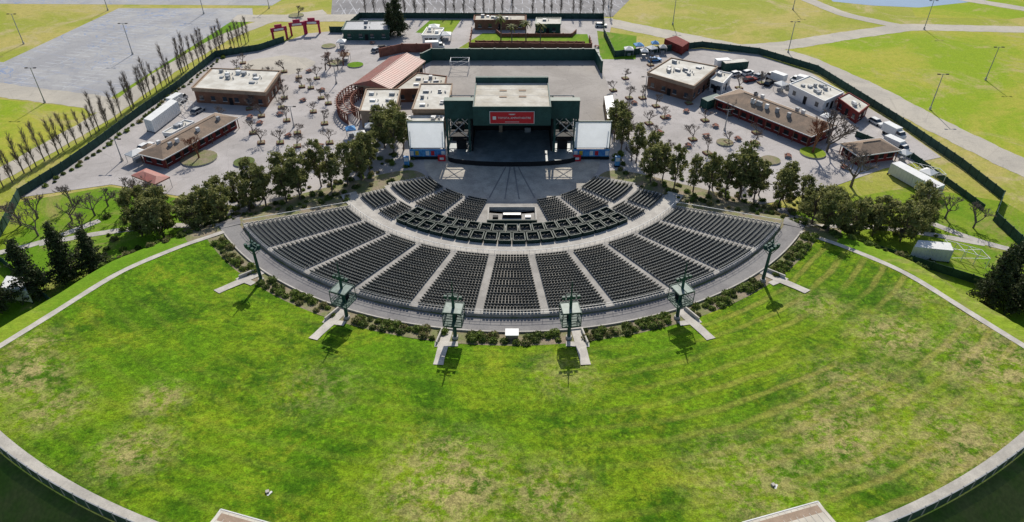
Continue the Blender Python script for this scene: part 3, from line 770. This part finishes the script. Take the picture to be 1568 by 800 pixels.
def truck(x,y,a,k):
    b=B(); ca,sa=math.cos(a),math.sin(a)
    T=lambda u,v:(x+ca*u-sa*v,y+sa*u+ca*v)
    b.box(*T(-1,0),.75,4.6,2.2,2.2,k,a); b.box(*T(2.4,0),.6,1.8,2.0,1.0,k,a)
    q=[(1.5,-.98),(3.0,-.98),(3.0,.98),(1.5,.98)]; w_=[(1.5,-.85),(2.5,-.85),(2.5,.85),(1.5,.85)]
    b.hexa([(*T(*p),1.6) for p in q],[(*T(*p),2.35) for p in w_],'glass',k); b.box(x,y,.45,6.4,1.0,.25,'dark',a)
    for u in (-2.2,2.3):
        for v in (-.95,.95): b.cyl((*T(u,v-.14),.45),(*T(u,v+.14),.45),.45,.45,'tyre',10)
    b.obj('box_truck')
for x,y,a,k in ((83,52,2.2,'white'),(90,49,2.4,'white'),(102,12,-1.2,'white'),(99,4,-1.1,'white'),(70,64,.2,'white'),(-98,34,1.3,'white'),(-27,82,.1,'white')): truck(x,y,a,k)
for x,y,a,k in ((80,49,.9,'dark'),(75,52,.4,'red'),(86,46,.8,'grey'),(101,20,-1.2,'white'),(48,70,.3,'blue'),(-90,28,1.2,'grey')): car(x,y,a,k)
def lamp(x,y,h=10.5):
    b=B(); b.cyl((0,0,0),(0,0,.8),.35,.3,'conc',8); b.cyl((0,0,.8),(0,0,h),.16,.1,'grey',6)
    b.cyl((-1.1,0,h),(1.1,0,h),.07,.07,'grey',5)
    for s in (-1,1): b.box(s*1.2,0,h-.08,.8,.4,.2,'dark')
    b.obj('street_lamp',(x,y,-.05))
for x,y in ((-175,88),(-131,77),(-138,35),(-165,130),(-124,125),(96,79),(121,30),(150,53),(62,111),(115,131),(156,105),(-100,133),(-50,140),(0,142),(40,135),(200,110)): lamp(x,y)
for x,y in ((-60,18),(-55,50),(58,16),(40,40),(-98,-2)): lamp(x,y,6)
# ------------------------------------------------------------------ trees
def leafy(seed,h=9,w=3.0,mats=['lf1','lf2','lf3'],bk='bark',n=42,per=120,size=.2,lo=.28):
    r=random.Random(seed); NP.seed(seed); b=B()
    pts=[];mi=[]; N_=5
    tr=[(r.uniform(-.3,.3)*i*.4,r.uniform(-.3,.3)*i*.4,h*.85*i/N_) for i in range(N_+1)]
    for i in range(N_): b.cyl(tr[i],tr[i+1],.22*(1-i/6),.22*(1-(i+1)/6),bk,6)
    for c in range(n):
        u=r.uniform(lo,1); env=w*math.sin(math.pi*min(1,(u-.12)/.95))**.6*(1.1-.35*u)
        a=r.uniform(0,6.28); q=env*r.uniform(.25,1.12)**.6
        cz=h*u; cx,cy=q*math.cos(a),q*math.sin(a)
        ti=min(N_,int(u*.75*N_)); b.cyl(tr[ti],(cx,cy,cz),.06,.02,bk,4)
        s=r.uniform(.4,.9); k=int(per*s)
        d=NP.normal(size=(k,3))*np.array([s*.5,s*.5,s*.42])
        pts.append(d+np.array([cx,cy,cz]))
        kk=r.choices([0,1,2],[5,3,3])[0]; mi+=[kk if NP.rand()<.7 else NP.randint(3) for _ in range(k)]
    return leafmesh('tree_mesh',b,np.concatenate(pts),size,mi,mats)
def conifer(seed,h=11,w=3.2,mats=['pn1','pn2','pn1']):
    r=random.Random(seed); NP.seed(seed); b=B(); b.cyl((0,0,-.3),(0,0,h),.28,.03,'bark',6); pts=[];mi=[]
    z=h*.12
    while z<h*.98:
        L=w*(1-z/h)**.8*r.uniform(.75,1.15)+.2
        for j in range(7):
            a=r.uniform(0,6.28); l=L*r.uniform(.6,1.1)
            e=(l*math.cos(a),l*math.sin(a),z-l*.12+r.uniform(-.2,.3)); b.cyl((0,0,z),e,.05,.015,'bark',4)
            k=int(26*l)+8; u=NP.uniform(.25,1.05,(k,1)); d=NP.normal(size=(k,3))*np.array([.28,.28,.16])
            pts.append(u*np.array([e[0],e[1],0])+np.array([0,0,1])*(z+u*(e[2]-z))+d); mi+=list(NP.randint(0,3,k))
        z+=h*.045
    return leafmesh('conifer_mesh',b,np.concatenate(pts),.17,mi,mats)
def bare(seed,h=6,spread=.6,k='barkg',lev=5,up=.2,r0=.2):
    r=random.Random(seed); b=B()
    def br(p,d,L,rd,l):
        q=p+d*L; b.cyl(p,q,rd,rd*.62,k,4 if l<lev else 5)
        if l==0: return
        for i in range(3):
            nd=(d+Vector((r.gauss(0,spread),r.gauss(0,spread),r.gauss(up,spread*.5)))).normalized()
            br(p+d*L*r.uniform(.6,1),nd,L*r.uniform(.62,.84),max(rd*.58,.03),l-1)
    br(Vector((0,0,-.2)),Vector((0,0,1)),h*.3,r0,lev)
    o=b.obj('bare_mesh'); me=o.data; bpy.data.objects.remove(o); return me
def poplar(seed,h=9.5):
    r=random.Random(seed); b=B(); b.cyl((0,0,-.2),(0,0,h),.17,.03,'barkg',5)
    for i in range(75):
        z=h*r.uniform(.12,.92); a=r.uniform(0,6.28); l=r.uniform(.9,2.4)*(1-z/h*.5)
        p=Vector((0,0,z)); q=p+Vector((math.cos(a)*l*.42,math.sin(a)*l*.42,l)); b.cyl(p,q,.038,.016,'barkg',3)
        for _ in range(3):
            e=q+Vector((r.uniform(-.4,.4),r.uniform(-.4,.4),r.uniform(.1,.7))); b.cyl(p.lerp(q,r.uniform(.4,.9)),e,.025,.016,'barkg',3)
    o=b.obj('poplar_mesh'); me=o.data; bpy.data.objects.remove(o); return me
TL=[leafy(i,h=r_,w=w_,n=n_) for i,r_,w_,n_ in ((11,11,2.6,46),(12,10.5,2.3,40),(13,10,2.9,46),(14,11.5,2.4,42),(15,9.5,2.6,34))]; TS=[leafy(30+i,h=8,w=3.2,n=44,lo=.22) for i in range(3)]
TC=[conifer(i) for i in range(3)]; TB_=[bare(i) for i in range(4)]; TP=[poplar(i) for i in range(4)]; TR=[bare(9,6.5,.6,'rust')]
rr=lambda:R.uniform(0,6.28)
for x,y in ((-61,-25),(-57,-21),(-53,-18),(-49,-18),(-45,-15),(-60,-19),(-36,-12),(-35,-7),(-37,-3),(-35,0),(-30,1),(-33,5),(-35,10),(-31,9),(-55,-25),(-48,-22),(-64,-27),(-28,4),(-51,-23),(-42,-17),(-58,-27),(-39,-14),(38,-16),(53,-18),(64,-26),(-38,-8),(31,-3),(-32,14),
            (28,3),(27,9),(29,12),(33,-13),(36,-12),(34,-8),(42,-18),(45,-20),(49,-20),(52,-21),(55,-22),(60,-24),(47,-16),(57,-19),(62,-21)):
    inst(R.choice(TL),'pine_tree',(x,y,max(0,H(x,y)-.1)),R.uniform(.8,1.08),rr())
for x,y in ((-78,-36),(-75,-33),(-70,-31),(-66,-31),(-73,-37),(-80,-31),(-66,-36),(-62,-33),(63,-35),(67,-33),(73,-34),(76,-36),(81,-38),(70,-38),(79,-33),(85,-36),(88,-30),(64,-40)):
    inst(R.choice(TS),'broadleaf_tree',(x,y,max(0,H(x,y)-.1)),R.uniform(.85,1.15),rr())
for x,y,s in ((-89,-56,1.15),(-85,-51,1.1),(-81,-49,1.0),(-93,-61,1.1),(87,-59,1.15),(91,-61,1.1),(92,-55,1.05),(-42,97,1.35),(-45,100,1.1)):
    inst(R.choice(TC),'conifer_tree',(x,y,max(0,H(x,y)-.1)),s,rr())
for x,y,s in ((-96,-30,1),(-92,-28,1),(-91,-24,.9),(-89,-19,.9),(-104,-29,1),(-106,-32,1.1),(-99,-24,.9),(-86,-26,1),(80,-15,1.5),(93,-24,1),(95,-29,1),(83,8,1.6),(81,3,1.5),(-61,62,1),(-57,62,.8),(-85,122,.8),(99,-33,.9),(29,8,1.5),(31,11,1.3),(27,14,1.4),(-90,-36,1),(-84,-22,1),(-100,-36,1),(56,-12,1),(70,-26,1),(29,15,.9),(30,-2,.8)):
    inst(R.choice(TB_),'bare_tree',(x,y,max(0,H(x,y))),s*1.3,rr())
inst(TR[0],'bare_tree',(-79,-1,.3),1.3,1); inst(TR[0],'bare_tree',(77,2,.3),1.9,2); inst(TR[0],'bare_tree',(-60,64,0),1.2,2); inst(TR[0],'bare_tree',(-56,66,0),1.1,4)
pt=[(-82,23),(-76,30),(-71,25),(-68,38),(-63,22),(-58,14),(-62,46),(-57,28),(-57,38),(-70,14),(-61,8),(-52,20),(-52,2),(-66,8),(35,38),(39,38),(48,10),(43,24),(38,20),(57,8),(64,8),(52,34),(33,28),(-68,55),(-74,60),(-62,54),(36,54),(46,66),(-90,62),(40,4),(-78,56),(-84,58),(-65,47),(-72,46),(-67,31),(-56,6),(-47,-4),(-48,8),(-54,34),(31,44),(42,32),(62,26),(54,22),(66,14),(50,2),(72,36),(78,50),(46,48),(38,12),(70,46),(-95,52),(-90,68)]
for x,y in pt:
    if any(math.hypot(x-a,y-c)<1.2 for a,c in ((72,36),)): continue
    inst(R.choice(TB_),'plaza_tree',(x,y,0),R.uniform(.72,1.0),rr()); b=B(); b.box(x,y,0,1.9,1.9,.4,'brown',.3); b.box(x,y,.4,1.5,1.5,.05,'mulch',.3); b.obj('tree_pit')
row=[(-124,-35),(-120,-15),(-112,18),(-106,63),(-94,93)]
acc=[]
for a,c in zip(row[:-1],row[1:]):
    n=int(math.dist(a,c)/2.1); acc+=[(a[0]+(c[0]-a[0])*i/n,a[1]+(c[1]-a[1])*i/n) for i in range(n)]
acc+=[(-58+i*3.9,121+math.sin(i)) for i in range(26)]+[(-130+i*2.6,-8-i*3.4) for i in range(9)]
for x,y in acc:
    if R.random()<.06: continue
    inst(R.choice(TP),'bare_poplar',(x+R.uniform(-.8,.8),y+R.uniform(-.8,.8),0),R.uniform(.75,1.15),rr())
def palm():
    b=B(); b.cyl((0,0,0),(.2,0,8),.25,.18,'bark',7); r=random.Random(3)
    for i in range(34):
        a=r.uniform(0,6.28); e=r.uniform(-.5,1.0); p=Vector((.2,0,8)); d=Vector((math.cos(a),math.sin(a),e)).normalized()
        for k in range(5):
            q=p+d*.55; s=Vector((-math.sin(a),math.cos(a),0))*(.35*(1-k/6)); b.poly([p-s,q-s*.8,q+s*.8,p+s],'lf2' if i%2 else 'lf1'); p=q; d=(d+Vector((0,0,-.28))).normalized()
    o=b.obj('palm_mesh'); me=o.data; bpy.data.objects.remove(o); return me
pm=palm()
for x,y in ((0,84),(5,88),(10,86),(-4,90)): inst(pm,'palm_tree',(x,y,0),R.uniform(.9,1.1),rr())
def shrubs(name,pos,s0,s1,n=110):
    pts=[];mi=[];b=B()
    for x,y in pos:
        z=max(0,H(x,y)); s=R.uniform(s0,s1); k=int(n*s)
        d=NP.normal(size=(k,3)); d/=np.linalg.norm(d,axis=1)[:,None]; d[:,2]=abs(d[:,2]); d*=NP.uniform(.7,1.05,(k,1))*s
        pts.append(d+np.array([x,y,z])); q=R.choice([0,1,2,0]); mi+=[q]*k; b.cyl((x,y,z),(x,y,z+s*.7),s*.7,s*.3,'sh1',6)
    me=leafmesh(name,b,np.concatenate(pts),.17,mi,['sh1','sh2','sh3']); inst(me,name,(0,0,0)).scale=(1,1,1)
pos=[]
for sx in (-1,1):
    for _ in range(90):
        t=R.uniform(58,74); r=R.uniform(40,74); x,y=P(r,t); pos.append((sx*x,y))
    for _ in range(30): pos.append((sx*R.uniform(24,40),R.uniform(-16,2)))
    for _ in range(30): pos.append((sx*R.uniform(62,90),R.uniform(-46,-28)))
    for i in range(16): p=P(76+i*1.2,sx*(lerp(76+i,TX,TB)+1.5)); pos.append((p[0]+R.uniform(-1,1),p[1]+R.uniform(-1,1)))
for i in range(50):
    y=-15+i*2.0; pos.append((lerp(y,[-20,7,74],[-111,-106,-99])+R.uniform(-.4,.8),y))
pos=[p for p in pos if not(abs(p[0])<23 and p[1]>-20)]
shrubs('shrubs',pos,.35,.9)
b=B()
for x,y in ((-29.2,-106),(31.5,-105)): b.box(x,y,H(x,y),.4,.4,.3,'conc',.4); b.box(x+.3,y-.2,H(x,y),.7,.25,.12,'white',1)
b.obj('irrigation_valve_cover')
# ------------------------------------------------------------------ light, sky, camera
sv=Vector((.08,1,.78)).normalized()
sun=bpy.data.lights.new('sun','SUN'); sun.energy=5.0; sun.angle=rad(.5); sun.color=(1,.94,.84)
so=bpy.data.objects.new('sun',sun); S.collection.objects.link(so); so.rotation_euler=(-sv).to_track_quat('-Z','Y').to_euler()
w=bpy.data.worlds.new('World'); S.world=w; w.use_nodes=True; nt=w.node_tree
sk=nt.nodes.new('ShaderNodeTexSky'); sk.sky_type='NISHITA'; sk.sun_disc=False
sk.sun_elevation=math.asin(sv.z); sk.sun_rotation=math.atan2(sv.x,sv.y)
nt.links.new(sk.outputs[0],nt.nodes['Background'].inputs[0]); nt.nodes['Background'].inputs[1].default_value=.12
cam=bpy.data.cameras.new('camera'); cam.lens=24; cam.sensor_width=36; cam.clip_end=6000; cam.clip_start=.5
co=bpy.data.objects.new('camera',cam); S.collection.objects.link(co); co.location=(0,-156,80); co.rotation_euler=(rad(90-35.8),0,0); S.camera=co
S.view_settings.view_transform='Standard'; S.view_settings.look='None'; S.view_settings.exposure=0
